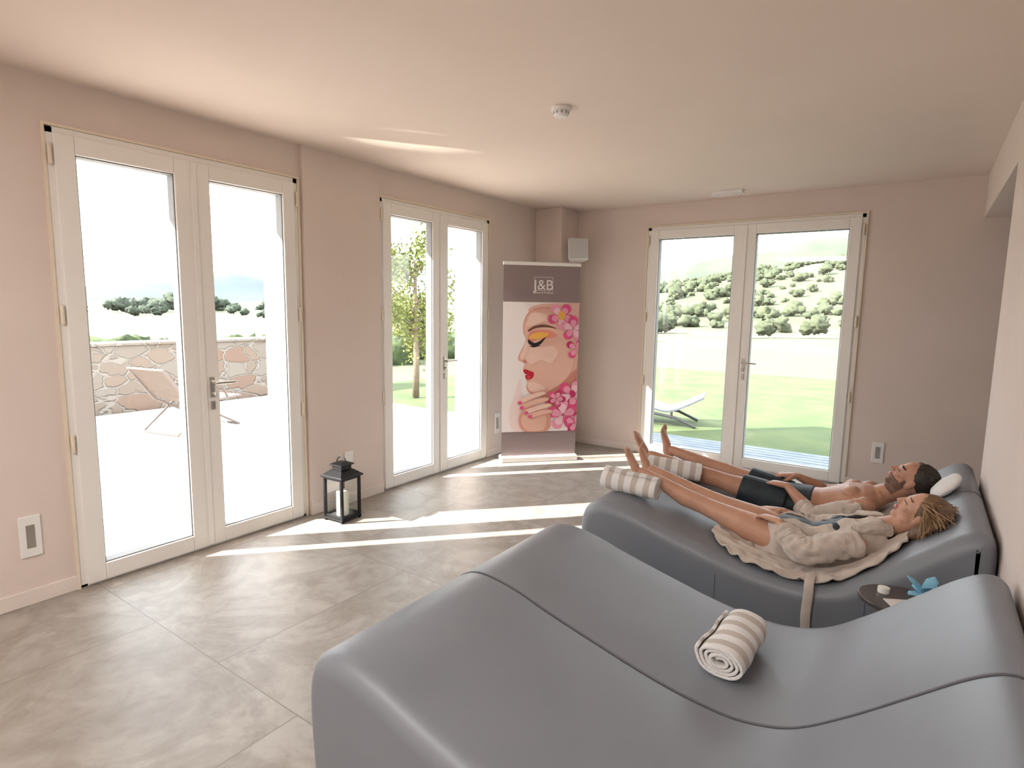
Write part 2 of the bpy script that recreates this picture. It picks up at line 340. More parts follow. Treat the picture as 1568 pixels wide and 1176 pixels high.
blob("print_lashes",[(811,517),(817,523),(813,524),(820,526),(829,523),(820,521)],'lash')
blob("print_nostril",[(803,547),(807,545),(809,549),(805,550)],'shade')
blob("print_lip_upper",[(803,562),(807,560),(812,562),(819,565),(812,568),(806,567)],'lip')
blob("print_lip_lower",[(806,569),(812,568),(819,566),(817,573),(811,576),(807,574)],'lip')
blob("print_lip_shine",[(809,571),(813,570),(814,573),(810,574)],'lipl')
def petals(cx,cy,r,n,a0,m1,m2,sq=.5):
    for k in range(n):
        a=a0+2*math.pi*k/n;dx,dy=math.cos(a),math.sin(a)
        for kk,mm_ in ((1,m1 if k%2 else m2),(.68,'pinkpl' if (m1 if k%2 else m2)=='pinklt' else 'pinklt')):
            P=[(cx+dx*r*(.08+t*kk)-dy*r*sq*s_*kk,cy+dy*r*(.08+t*kk)+dx*r*sq*s_*kk) for t,s_ in ((0,0),(.35,.45),(.75,.6),(1.0,.25),(1.0,-.25),(.75,-.6),(.35,-.45))]
            blob("print_petal",P,mm_)
petals(862,478,19,5,.3,'pinklt','pink',.62);blob("print_orchid_heart",[(857,474),(864,470),(868,477),(864,484),(858,481)],'yellow')
petals(880,497,18,5,1.0,'pink','pinklt',.62);petals(884,528,15,4,.6,'pink','magenta',.62)
petals(876,600,21,5,.2,'pink','pinklt',.62);petals(862,632,23,5,.9,'pinklt','pink',.62);petals(880,645,17,4,.4,'magenta','pink',.62);petals(852,606,13,5,.1,'pink','magenta',.6)
blob("print_orchid_heart",[(872,596),(878,593),(882,600),(876,605)],'magenta')
blob("print_wrist",[(800,625),(816,618),(838,622),(842,640),(836,657),(802,657),(794,640)],'skindk')
blob("print_wrist_tone",[(803,628),(816,622),(832,626),(836,640),(830,655),(806,655),(798,640)],'skinmid')
for k,(a,b_,c,d_) in enumerate(((797,612,832,596),(800,620,836,606),(806,628,840,616),(812,634,842,626))):
    q=[(a-3,b_-3),((a+c)/2,(b_+d_)/2-6),(c+1,d_-3),(c+4,d_+2),((a+c)/2+1,(b_+d_)/2+3),(a,b_+4)]
    blob("print_finger",q,'skindk');blob("print_finger_tone",[(x_*.92+.08*(a+c)/2,y_*.75+.25*(b_+d_)/2-1) for x_,y_ in q],'skinlt' if k%2==0 else 'skinmid')
    blob("print_nail",[(a-3,b_-2),(a+2,b_-3),(a+2,b_+1),(a-2,b_+2)],'pink')
def text(name,body,x,z,size,m,parent=E):
    c=bpy.data.curves.new(name,'FONT');c.body=body;c.size=size;c.align_x='CENTER';c.extrude=.0004;c.materials.append(m)
    o=bpy.data.objects.new(name,c);COL.objects.link(o);o.parent=parent
    o.matrix_world=Matrix(((be.x,0,bn.x,0),(be.y,0,bn.y,0),(0,1,0,0),(0,0,0,1)));p=TB_@V((x,.003,z));o.location=p
lx,lz=art(836,438)
text("logo_letters","J&B",lx,lz,.13,pm['white'])
text("logo_caption","Salute & Profumi",lx,lz-.035,.028,pm['white'])
for q in ((lx-.09,lx+.09,lz-.008,lz-.005),(lx-.09,lx+.09,lz+.112,lz+.115),(lx-.09,lx-.087,lz-.008,lz+.115),(lx+.087,lx+.09,lz-.008,lz+.115)): sheet("logo_rule",*q,.003,pm['white'])
# ------------------------------------------------------------------ lantern
E=empty("metal_lantern");cx,cy=.245,2.53;h=.078
T=Matrix.Translation((cx,cy,0))@Matrix.Rotation(math.radians(4),4,'Z')
m=M();m.box(-h-.01,h+.01,-h-.01,h+.01,.012,.028,T=T)
for sx in(-1,1):
    for sy in(-1,1):
        m.box(sx*h-.009,sx*h+.009,sy*h-.009,sy*h+.009,0,.31,T=T)
for z0,z1 in((.028,.045),(.285,.30)):
    for s_ in(-1,1):
        m.box(-h,h,s_*h-.006,s_*h+.006,z0,z1,T=T);m.box(s_*h-.006,s_*h+.006,-h,h,z0,z1,T=T)
m.box(-h-.022,h+.022,-h-.022,h+.022,.30,.312,T=T)
def frustum(m,a,b_,z0,z1,T):
    vs=[T@V(p) for p in[(-a,-a,z0),(a,-a,z0),(a,a,z0),(-a,a,z0),(-b_,-b_,z1),(b_,-b_,z1),(b_,b_,z1),(-b_,b_,z1)]]
    m.add(vs,[(3,2,1,0),(4,5,6,7),(0,1,5,4),(1,2,6,5),(2,3,7,6),(3,0,4,7)])
frustum(m,h+.018,.055,.312,.345,T);m.box(-.045,.045,-.045,.045,.345,.378,T=T);m.box(-.058,.058,-.058,.058,.378,.386,T=T);frustum(m,.055,.02,.386,.402,T)
m.obj("frame",BLACKM,E,bevel=.002)
r=M();pts=[T@V((.045*math.cos(a),0,.392+.040*math.sin(a))) for a in np.linspace(0,math.pi,13)];r.loft(pts,[.0035]*13,lat=(0,1,0),n=8);r.obj("carry_ring",BLACKM,E,smooth=True)
g=M()
for s_ in(-1,1): g.box(-h+.01,h-.01,s_*h-.001,s_*h+.001,.045,.285,T=T);g.box(s_*h-.001,s_*h+.001,-h+.01,h-.01,.045,.285,T=T)
g.obj("glass",GLASS,E)
M().loft([T@V((0,0,.028)),T@V((0,0,.20))],[.042,.041],lat=(1,0,0),n=24,cap=False).obj("candle",CANDLE,E,smooth=False,bevel=.004)
# ------------------------------------------------------------------ loungers
prof=[(2.045,0.0),(2.03,.10),(2.018,.28),(2.028,.395),(2.070,.458),(2.16,.486),(2.30,.468),(2.43,.43),(2.62,.380),(2.82,.333),(2.97,.312),(3.08,.312),(3.20,.346),(3.32,.43),(3.45,.54),(3.55,.625),(3.615,.662),(3.66,.655),(3.683,.60),(3.687,.40),(3.687,.0)]
PR=catmull(prof,6)
top=[p for p in PR if p[1]>.27 and p[0]<3.67];top.sort(key=lambda p:p[0])
tx=np.array([p[0] for p in top]);tz=np.array([p[1] for p in top])
def bedz(x): return float(np.interp(x,tx,tz))
def lounger(name,y0,y1):
    E=empty(name)
    P=PR;n=len(P);nor=[]
    for i in range(n):
        a=P[max(i-1,0)];b_=P[min(i+1,n-1)];t=b_-a;t/=np.linalg.norm(t);nor.append(np.array([t[1],-t[0]]))
    r=.06;ym=(y0+y1)/2
    rings=[]
    for k in range(8):
        th=math.pi/2*k/7;rings.append((y0+r-r*math.cos(th),r*(1-math.sin(th))))
    for y,o_ in ((y0+.2,0),(y0+.4,0),(ym-.012,0),(ym-.005,.001),(ym-.002,.006),(ym+.002,.006),(ym+.005,.001),(ym+.012,0),(y1-.4,0),(y1-.2,0)): rings.append((y,o_))
    for k in range(8):
        th=math.pi/2*(1-k/7);rings.append((y1-r+r*math.cos(th),r*(1-math.sin(th))))
    vs=[];fs=[]
    for y,o_ in rings:
        for i in range(n):
            q=P[i]+nor[i]*o_;z=max(q[1],0.0)
            vs.append((q[0],y,z))
    for k in range(len(rings)-1):
        for i in range(n-1):
            fs.append((k*n+i,k*n+i+1,(k+1)*n+i+1,(k+1)*n+i))
    fs.append(tuple(range(n)));fs.append(tuple((len(rings)-1)*n+i for i in range(n)))
    m=M();m.add(vs,fs);o=m.obj("upholstery",LEATH,E,smooth=True)
    o.data.polygons[-1].use_smooth=False;o.data.polygons[-2].use_smooth=False
    pp=[(p[0],ym,p[1]-.001) for p in P[2:-8]]
    M().loft(pp,[.0032]*len(pp),lat=(0,1,0),n=8).obj("seam_piping",SEAM,E,smooth=True)
    m=M();m.box(2.72,2.723,y0-.001,y0+.002,.02,.27);m.box(3.30,3.303,y0-.001,y0+.002,.02,.33);m.obj("side_seam",SEAM,E)
    return E
lounger("wave_lounger",.95,2.28)
lounger("wave_lounger",2.60,3.93)
def roll(name,c,axis,length,rad,turns=4.0,flat=1.0,m_=TOWEL,seed=0,ang=0):
    n=int(turns*26)
    pitch=(rad-.014)/turns
    nl=18;vs=[];fs=[]
    for j in range(nl+1):
        x=-length/2+length*j/nl
        for i in range(n+1):
            a=ang+2*math.pi*turns*i/n;rr=.010+pitch*turns*i/n
            wob=noise.noise(V((x*9+seed,math.cos(a)*1.2,math.sin(a)*1.2)))*.008*(rr/rad)
            ex=(noise.noise(V((a*.25,seed,3)))*.010) if j in(0,nl) else 0
            vs.append((x+ex*(1 if j else -1),(rr+wob)*math.cos(a)*flat,(rr+wob)*math.sin(a)))
    for j in range(nl):
        for i in range(n):
            fs.append((j*(n+1)+i,j*(n+1)+i+1,(j+1)*(n+1)+i+1,(j+1)*(n+1)+i))
    m=M();m.add(vs,fs);o=m.obj(name,m_,smooth=True)
    sd=o.modifiers.new("s",'SOLIDIFY');sd.thickness=pitch*.88;sd.offset=0
    b=o.modifiers.new("b",'BEVEL');b.width=.0022;b.segments=2
    ax=V(axis).normalized();up=V((0,0,1));up=(up-up.dot(ax)*ax).normalized();la=up.cross(ax)
    mw=Matrix.Identity(4)
    for i in range(3): mw[i][0]=ax[i];mw[i][1]=la[i];mw[i][2]=up[i]
    mw.translation=V(c);o.matrix_world=mw;return o
roll("rolled_towel",(2.975,1.905,bedz(2.975)+.059),(0.03,1,0.0),.29,.056,4,1.50,seed=3,ang=.6)
roll("rolled_towel",(2.20,2.835,.540),(1,.02,-.06),.30,.062,4,1.05,seed=5,ang=2)
roll("rolled_towel",(2.27,3.30,.530),(1,.30,-.10),.30,.058,4,1.05,seed=8,ang=1)
# ------------------------------------------------------------------ people
def hand(m,wr,d,n_,thumb,sc=1.0,curl=.35):
    wr=V(wr);d=V(d).normalized();n_=V(n_);n_=(n_-n_.dot(d)*d).normalized();l=d.cross(n_)*thumb
    m.loft([wr-d*.01,wr+d*.02*sc,wr+d*.05*sc,wr+d*.08*sc],[(.021*sc,.016*sc),(.027*sc,.016*sc),(.035*sc,.014*sc),(.036*sc,.011*sc)],lat=l,n=16)
    L_=[.066,.074,.068,.054];O=[.028,.0095,-.0095,-.0275]
    for k in range(4):
        p=wr+d*.078*sc+l*O[k]*sc;dd=(d+l*(O[k]*3.0)).normalized();pts=[p-dd*.015];R_=[.0082*sc];an=.15+curl*.4
        cur=p
        for s_,fr in enumerate((.45,.30,.25)):
            dir_=(dd*math.cos(an)+n_*math.sin(an)).normalized();pts.append(cur);R_.append((.0080-.0006*s_)*sc);cur=cur+dir_*L_[k]*fr*sc;an+=curl*(1+.2*k)
        pts.append(cur);R_.append(.0058*sc);m.loft(pts,R_,lat=l,n=10)
    p=wr+d*.018*sc+l*.022*sc
    t1=(d*.62+l*.62+n_*.30).normalized();t2=(d*.88+l*.25+n_*.35).normalized()
    m.loft([p,p+t1*.034*sc,p+t1*.034*sc+t2*.028*sc,p+t1*.034*sc+t2*.046*sc],[.013*sc,.0098*sc,.0088*sc,.0068*sc],lat=n_,n=10)
def foot(m,ank,up,sole,sc=1.0,inner=1):
    ank=V(ank);up=V(up).normalized();sole=V(sole);sole=(sole-sole.dot(up)*up).normalized();l=up.cross(sole)*inner
    m.loft([ank-up*.030*sc+sole*.008*sc,ank-up*.005*sc+sole*.022*sc,ank+up*.045*sc+sole*.026*sc,ank+up*.095*sc+sole*.040*sc,ank+up*.128*sc+sole*.046*sc],[(.026*sc,.026*sc),(.029*sc,.030*sc),(.029*sc,.025*sc),(.038*sc,.018*sc),(.039*sc,.012*sc)],lat=l,n=18)
    for k in range(5):
        o_=(.029-.0148*k)*sc;ln=(.034,.034,.030,.026,.021)[k]*sc;r=(.0105,.0075,.007,.0068,.0062)[k]*sc
        b_=ank+up*(.132-.004*k)*sc+sole*.046*sc+l*o_
        m.loft([b_-up*.012,b_+up*ln*.55-sole*.003,b_+up*ln],[r,r,r*.85],lat=l,n=10)
def head(m,c,U_,F_,sc=1.0,nose=1.0,jaw=1.0):
    c=V(c);U_=V(U_).normalized();F_=V(F_);F_=(F_-F_.dot(U_)*U_).normalized();X=U_.cross(F_)
    P=lambda x,u,f:c+(X*x+U_*u+F_*f)*sc
    E_=lambda x,u,f,a,b_,d_:m.ell(P(x,u,f),X*a*sc,U_*b_*sc,F_*d_*sc,n=20,m=14)
    E_(0,.018,-.012,.068,.080,.086);E_(0,-.038,.018,.050*jaw,.058,.056);E_(0,-.005,.030,.056,.055,.050)
    E_(0,-.085,.045,.022*jaw,.018,.020);E_(.030,-.065,.010,.022*jaw,.028,.032);E_(-.030,-.065,.010,.022*jaw,.028,.032)
    E_(0,.010,.066,.044,.010,.012);E_(.030,-.028,.050,.020,.020,.020);E_(-.030,-.028,.050,.020,.020,.020)
    m.loft([P(0,.006,.070),P(0,-.014,.080),P(0,-.033,.092*nose)],[(.006*sc,.008*sc),(.0075*sc,.009*sc),(.0090*sc,.0075*sc)],lat=X,n=12)
    E_(.009,-.037,.080,.006,.006,.008);E_(-.009,-.037,.080,.006,.006,.008)
    E_(0,-.054,.072,.021,.005,.009);E_(0,-.064,.070,.018,.006,.009)
    for s_ in(-1,1):
        E_(.027*s_,-.007,.064,.015,.010,.011);E_(.067*s_,-.018,-.008,.007,.028,.017);E_(.071*s_,-.010,-.012,.006,.018,.013)
    return P,X,U_,F_
def mark(o,P0,X,U_,F_,c,sc,rules,mats):
    me=o.data
    for m_ in mats: me.materials.append(m_)
    c=V(c)
    for p in me.polygons:
        q=(p.center-c)
        if q.length>.15: continue
        x,u,f=abs(q.dot(X))/sc,q.dot(U_)/sc,q.dot(F_)/sc
        r=rules(x,u,f)
        if r: p.material_index=r
def person(name,yc,spec,skin,mats):
    E=empty(name);sc=spec['sc'];m=M()
    tor=spec['torso']
    m.loft([(a,yc,b_) for a,b_,_,_ in tor],[(w_,d_) for _,_,w_,d_ in tor],lat=(0,1,0),n=28,capf=.8)
    for extra in spec.get('ells',[]): m.ell(V(extra[0]),V((extra[1],0,0)),V((0,extra[2],0)),V((0,0,extra[3])))
    for leg in spec['legs']:
        h_,k,a,inner,foott=leg
        h_,k,a=V(h_),V(k),V(a);t=sc
        cal=k.lerp(a,.30)+V((0,0,-.010))
        m.loft([h_,h_.lerp(k,.35),h_.lerp(k,.8),k,cal,k.lerp(a,.65),a],[(.080*t,.078*t),(.074*t,.072*t),(.054*t,.052*t),(.047*t,.048*t),(.048*t,.050*t),(.036*t,.036*t),(.027*t,.029*t)],lat=(0,1,0),n=20)
        m.ell(k+V((0,0,.012)),V((.03,0,0))*t,V((0,.03,0))*t,V((0,0,.038))*t)
        foot(m,a+V((-.012,0,-.004)),foott,(-1,0,-.25),sc=spec['fsc'],inner=inner)
    for arm in spec['arms']:
        s_,e,wv,hd,hn,th,curl=arm;s_,e,wv=V(s_),V(e),V(wv);t=spec['asc']
        m.ell(s_,V((.045,0,0))*t,V((0,.045,0))*t,V((0,0,.045))*t)
        m.loft([s_,s_.lerp(e,.4),e,e.lerp(wv,.35),wv],[.043*t,.041*t,.033*t,.034*t,(.022*t,.018*t)],lat=(0,1,0),n=16)
        hand(m,wv,hd,hn,th,sc=spec['hsc'],curl=curl)
    hc,U_,F_=spec['head'];nb=V((tor[-1][0],yc,tor[-1][1]))
    P,X,U_,F_=head(m,hc,U_,F_,spec['headsc'],spec['nose'],spec['jaw'])
    m.loft([nb-V((.03,0,.01)),nb.lerp(P(0,-.05,-.02),.5),P(0,-.045,-.018)],[(.075*sc,.05*sc),(.052*sc,.050*sc),(.052*sc,.052*sc)],lat=(0,1,0),n=18)
    o=m.obj("body",skin,E);remesh(o,.0034,3,.5)
    mark(o,P,X,U_,F_,hc,spec['headsc'],spec['rules'],mats)
    return E,P,X,U_,F_
def cloth(name,m,mt,E,vox=.005,it=2):
    o=m.obj(name,mt,E);remesh(o,vox,it,.5);return o
# --- woman
yw=2.95
def rw(x,u,f):
    if f>.058 and -.062<u<-.049 and x<.020: return 1
    if f>.056 and -.071<u<=-.062 and x<.016: return 1
    if f>.058 and -.0135<u<-.0095 and .014<x<.042: return 2
    if f>.05 and .010<u<.0155 and .012<x<.042: return 3
    return 0
Uh=(.72,0,.69);Fh=(-.69,-.03,.72)
wt=[(2.865,.385,.10,.055),(2.93,.398,.142,.082),(3.00,.400,.125,.078),(3.06,.402,.106,.070),(3.13,.418,.116,.076),(3.20,.445,.130,.080),(3.26,.478,.120,.062),(3.31,.510,.075,.048)]
hW=(3.455,yw,.618)
wspec=dict(sc=.92,asc=.82,fsc=.89,hsc=.92,headsc=.96,nose=.97,jaw=.93,torso=wt,
 ells=[((3.165,yw-.055,.485),.045,.046,.034),((3.165,yw+.055,.485),.045,.046,.034)],
 legs=[((2.90,yw-.065,.395),(2.565,yw-.050,.478),(2.235,yw-.050,.590),1,(-.22,-.12,1)),((2.90,yw+.065,.395),(2.57,yw+.045,.486),(2.255,yw+.045,.585),-1,(-.18,.10,1))],
 arms=[((3.245,yw-.150,.475),(3.055,yw-.225,.412),(2.925,yw-.105,.492),(-.85,.42,.0),(.0,-.1,-1),-1,.28),((3.245,yw+.150,.475),(3.04,yw+.20,.405),(2.90,yw+.13,.47),(-.9,-.25,.02),(0,0,-1),1,.25)],
 head=(hW,Uh,Fh),rules=rw)
EW,P,X,U_,F_=person("reclining_woman",yw,wspec,SKIN_W,[LIP,DARK,BROWNH])
m=M();g=.007
m.loft([(a,yw,b_) for a,b_,_,_ in wt[0:6]],[(w_+g,d_+g) for _,_,w_,d_ in wt[0:6]],lat=(0,1,0),n=28,capf=.15)
for s_ in(-1,1): m.ell((3.165,yw+.055*s_,.485),(.049,0,0),(0,.051,0),(0,0,.040))
for s_ in(-1,1): m.loft([(3.19,yw+.065*s_,.520),(3.25,yw+.07*s_,.536),(3.285,yw+.072*s_,.535)],[(.010,.006)]*3,lat=(0,1,0),n=10)
cloth("swimsuit",m,SUIT,EW)
hm=M()
hm.ell(P(0,.026,-.022),X*.074,U_*.082,F_*.082,n=24,m=16)
hm.ell((3.515,yw-.045,bedz(3.515)+.030),(.050,0,.035),(0,.085,0),(-.02,0,.035))
hm.ell((3.470,yw-.105,bedz(3.47)+.018),(.055,0,.04),(0,.045,0),(-.015,0,.024))
ho=hm.obj("hair_mass",BROWNH,EW);remesh(ho,.004,4)
hl=M()
for i in range(560):
    a=random.uniform(-1.45,1.45);v_=random.random()
    st=P(.072*math.sin(a),.026+.080*math.cos(a)*(.45+.55*v_),.052-.10*v_)
    side=random.gauss(-.35,.55);side=max(min(side,1),-1.25)
    ex=3.545+.035*random.random()-.085*abs(side)*random.random()**.6;ey=yw-.02+side*.135
    en=V((ex,ey,bedz(ex)+.006+.022*random.random()))
    q=st.lerp(en,.55);away=(q-P(0,.0,-.02))
    md=P(0,.0,-.02)+away.normalized()*max(away.length,.092)
    pts=[V(p) for p in catmull([st,md,en],5)]
    pts=[p if p.z>bedz(min(p.x,3.66))+.004 else V((p.x,p.y,bedz(min(p.x,3.66))+.004)) for p in pts]
    n_=len(pts);hl.loft(pts,[(.0036*(1-.7*k/n_),.0022*(1-.6*k/n_)) for k in range(n_)],lat=(0,1,.3),n=5,mi=0 if random.random()<.55 else 1,cap=False)
hl.obj("hair_locks",[BLOND,BROWNH],EW,smooth=True)
# --- man
ym_=3.50
def rm(x,u,f):
    if f>.058 and -.070<u<-.050 and x<.019: return 1
    if f>.058 and -.0135<u<-.0095 and .014<x<.042: return 2
    if f>.05 and .009<u<.017 and .010<x<.044: return 2
    if u<-.048 and f>-.01 and u>-.115: return 3
    if -.050<u<-.020 and .048<x<.065 and -.005<f<.02: return 3
    return 0
mt=[(2.80,.395,.105,.058),(2.87,.408,.140,.085),(2.95,.412,.135,.082),(3.03,.420,.132,.082),(3.11,.438,.148,.092),(3.18,.468,.162,.094),(3.245,.496,.150,.072),(3.285,.515,.085,.052)]
mspec=dict(sc=1.0,asc=1.0,fsc=.99,hsc=1.04,headsc=.99,nose=1.02,jaw=1.06,torso=mt,
 ells=[((3.165,ym_-.07,.528),.05,.062,.032),((3.165,ym_+.07,.528),.05,.062,.032)],
 legs=[((2.85,ym_-.070,.405),(2.48,ym_-.10,.485),(2.10,ym_-.13,.568),1,(-.25,-.12,1)),((2.85,ym_+.070,.405),(2.49,ym_+.085,.490),(2.15,ym_+.10,.562),-1,(-.12,.14,1))],
 arms=[((3.235,ym_-.175,.498),(3.01,ym_-.235,.425),(2.865,ym_-.110,.515),(-.88,.35,-.02),(0,0,-1),-1,.3),((3.235,ym_+.175,.498),(3.02,ym_+.235,.43),(2.875,ym_+.12,.52),(-.9,-.25,-.02),(0,0,-1),1,.3)],
 head=((3.412,ym_,.628),(.74,0,.67),(-.67,-.03,.74)),rules=rm)
EM,P,X,U_,F_=person("reclining_man",ym_,mspec,SKIN_M,[LIP,DARK,BEARD])
m=M();g=.010
m.loft([(a,ym_,b_) for a,b_,_,_ in mt[0:3]]+[(2.985,ym_,.414)],[(w_+g,d_+g) for _,_,w_,d_ in mt[0:3]]+[(.142,.088)],lat=(0,1,0),n=28,capf=.1)
for h_,k,a,_,_ in mspec['legs']:
    h_,k=V(h_),V(k);m.loft([h_,h_.lerp(k,.35),h_.lerp(k,.62)],[.094,.090,.082],lat=(0,1,0),n=22,capf=.05)
cloth("swim_shorts",m,SUIT,EM)
hm=M();hm.ell(P(0,.032,-.026),X*.0725,U_*.077,F_*.083,n=24,m=16)
for i in range(260):
    a=random.uniform(0,2*math.pi);b_=random.uniform(0,1.25)
    q=P(.070*math.sin(b_)*math.cos(a),.032+.075*math.cos(b_),-.026+.081*math.sin(b_)*math.sin(a));dr=(q-P(0,.0,-.02)).normalized()
    hm.loft([q-dr*.006,q+dr*.008],[.006,.003],n=5,cap=False)
ho=hm.obj("short_hair",DARK,EM);remesh(ho,.003,2)
# ------------------------------------------------------------------ robes
def bodytop(x,y,yc,tor):
    xs=[t_[0] for t_ in tor]
    if x<xs[0]-.02 or x>xs[-1]+.02: return -1
    z=np.interp(x,xs,[t_[1] for t_ in tor]);w_=np.interp(x,xs,[t_[2] for t_ in tor])+.012;d_=np.interp(x,xs,[t_[3] for t_ in tor])
    q=1-((y-yc)/w_)**2
    return z+d_*math.sqrt(q) if q>0 else -1
def drape(name_m,xs,ylo,yhi,body,amp,seed,lift=.012,nx=130,ny=72):
    m=name_m;G=np.zeros((nx+1,ny+1));XY=[]
    for i in range(nx+1):
        x=xs[0]+(xs[-1]-xs[0])*i/nx;a=np.interp(x,xs,ylo);b_=np.interp(x,xs,yhi)
        a+=.014*noise.noise(V((x*14,seed,0)));b_+=.014*noise.noise(V((x*14,seed+5,0)))
        row=[]
        for j in range(ny+1):
            y=a+(b_-a)*j/ny;z=bedz(x)
            if body: z=max(z,bodytop(x,y,*body))
            G[i,j]=z;row.append((x,y))
        XY.append(row)
    for _ in range(5):
        Q=G.copy();Q[1:-1,1:-1]=(G[:-2,1:-1]+G[2:,1:-1]+G[1:-1,:-2]+G[1:-1,2:])/4;G=np.maximum(Q,G-.004)
    vs=[]
    for i in range(nx+1):
        for j in range(ny+1):
            x,y=XY[i][j]
            w1=noise.noise(V((x*9+y*7,y*18-x*6,seed)));w2=noise.noise(V((x*24,y*28,seed+9)))
            f=(1-abs(w1)*2.3)
            vs.append((x+.006*w2,y+.006*w1,G[i,j]+lift+amp*max(f,0)+amp*.3*(w2+.5)))
    fs=[(i*(ny+1)+j,(i+1)*(ny+1)+j,(i+1)*(ny+1)+j+1,i*(ny+1)+j+1) for i in range(nx) for j in range(ny)]
    m.add(vs,fs)
def sleeve(m,pts,R_,seed):
    P_=[V(p) for p in catmull(pts,12)];k=len(P_);rr=np.interp(np.linspace(0,1,k),np.linspace(0,1,len(R_)),R_)
    n=34;vs=[];fs=[]
    for i in range(k):
        T=(P_[min(i+1,k-1)]-P_[max(i-1,0)]).normalized();l=V((0,1,0));l=(l-l.dot(T)*T).normalized();u=T.cross(l)
        for j in range(n):
            a=2*math.pi*j/n;w1=noise.noise(V((i*.30+math.cos(a)*.9,math.cos(a)*1.3+seed,math.sin(a)*1.3)))
            r=rr[i]*(.95+.20*(1-abs(w1)*2.6)+.05*noise.noise(V((i*.6,math.cos(a)*3+seed,math.sin(a)*3))))
            p=P_[i]+l*math.cos(a)*r*1.05+u*math.sin(a)*r*.90
            if p.z<bedz(p.x)+.006:p.z=bedz(p.x)+.006
            vs.append(p)
    for i in range(k-1):
        for j in range(n): fs.append((i*n+j,i*n+(j+1)%n,(i+1)*n+(j+1)%n,(i+1)*n+j))
    m.add(vs,fs)
def robe(name,parts):
    E=empty(name)
    for i,(nm,m) in enumerate(parts):
        o=m.obj(nm,ROBE,E,smooth=True,solid=1);sd=o.modifiers.new("s",'SOLIDIFY');sd.thickness=.009;sd.offset=0
        b=o.modifiers.new("sub",'SUBSURF');b.levels=1;b.render_levels=1
    return E
a=M();drape(a,[2.64,2.70,2.78,2.85,2.95,3.1,3.2,3.32,3.42],[2.80,2.71,2.66,2.635,2.625,2.625,2.64,2.68,2.80],[2.85,2.875,2.88,2.882,2.885,2.895,2.90,2.90,2.90],(yw,wt),.020,1.0)
b_=M();drape(b_,[2.82,2.9,3.0,3.1,3.2,3.30,3.40],[3.045,3.05,3.035,3.025,3.015,3.005,3.0],[3.10,3.15,3.18,3.19,3.18,3.15,3.10],(yw,wt),.011,4.0,lift=.008)
c=M();sleeve(c,[(3.25,yw-.135,.475),(3.16,yw-.185,.455),(3.06,yw-.225,.425),(3.00,yw-.185,.45),(2.965,yw-.15,.472)],[.056,.058,.058,.052,.048],2)
d=M();sleeve(d,[(3.25,yw+.135,.472),(3.15,yw+.17,.445),(3.04,yw+.20,.408),(2.98,yw+.17,.43)],[.048,.048,.046,.042],6)
e_=M();sleeve(e_,[(3.22,yw-.11,.525),(3.30,yw-.085,.54),(3.355,yw-.055,.53)],[.024,.026,.022],9);sleeve(e_,[(3.22,yw+.11,.52),(3.30,yw+.085,.535),(3.355,yw+.055,.53)],[.022,.024,.020],12)
robe("bathrobe",[("near_panel",a),("far_panel",b_),("near_sleeve",c),("far_sleeve",d),("collar",e_)])
a=M();drape(a,[2.66,2.74,2.80,2.95,3.1,3.25,3.38],[3.16,3.13,3.14,3.19,3.215,3.225,3.26],[3.30,3.46,3.70,3.80,3.82,3.80,3.70],None,.012,21.0,lift=.006)
c=M();sleeve(c,[(3.215,ym_-.180,.480),(3.13,ym_-.208,.452),(3.01,ym_-.237,.422),(2.955,ym_-.20,.45)],[.050,.050,.047,.043],32)
robe("bathrobe",[("under_panel",a),("near_sleeve",c)])
m=M();pts=[(3.10,2.66,.352),(3.10,2.625,.345),(3.10,2.598,.325),(3.102,2.590,.29),(3.098,2.589,.2),(3.103,2.588,.1),(3.10,2.586,.012)]
m.loft([V(p) for p in catmull(pts,4)],[(.019,.004)]*(4*6+1),lat=(1,0,0),n=10,capf=.3);m.obj("robe_belt",ROBE,smooth=True)
m=M();m.ell((3.545,3.34,bedz(3.545)+.034),(.055,0,.05),(0,.105,0),(-.012,0,.026),n=28,m=18)
o=m.obj("head_pillow",WTOW,smooth=True)
for v in o.data.vertices:
    v.co+=V((0,0,1))*.010*noise.noise(v.co*22)
# ------------------------------------------------------------------ side table + items
E=empty("side_table");tz_=.43
m=M()
m.loft([(3.425,2.44,tz_-.018),(3.425,2.44,tz_)],[(.145,.118),(.145,.118)],lat=(1,0,0),n=48,cap=False);m.obj("top",TABLEM,E,bevel=.004)
m=M();m.loft([(3.425,2.44,.02),(3.425,2.44,tz_-.018)],[.018,.018],lat=(1,0,0),n=16,cap=False);m.loft([(3.425,2.44,0),(3.425,2.44,.02)],[.10,.095],lat=(1,0,0),n=32,cap=False);m.obj("pedestal",BLACKM,E,smooth=False)
m=M();m.loft([(3.36,2.47,tz_),(3.36,2.47,tz_+.018)],[.020,.020],lat=(1,0,0),n=24,cap=False);m.loft([(3.36,2.47,tz_+.018),(3.36,2.47,tz_+.020)],[.015,.015],lat=(1,0,0),n=24,mi=1,cap=False);m.obj("tealight_candle",[WHITEP,CANDLE],smooth=False)
m=M();m.box(-.05,.05,-.03,.03,tz_+.001,tz_+.004,T=Matrix.Translation((3.42,2.40,0))@Matrix.Rotation(.5,4,'Z'));m.obj("paper_card",PAPER)
E=empty("blue_flower");fc=V((3.485,2.45,tz_+.03));m=M()
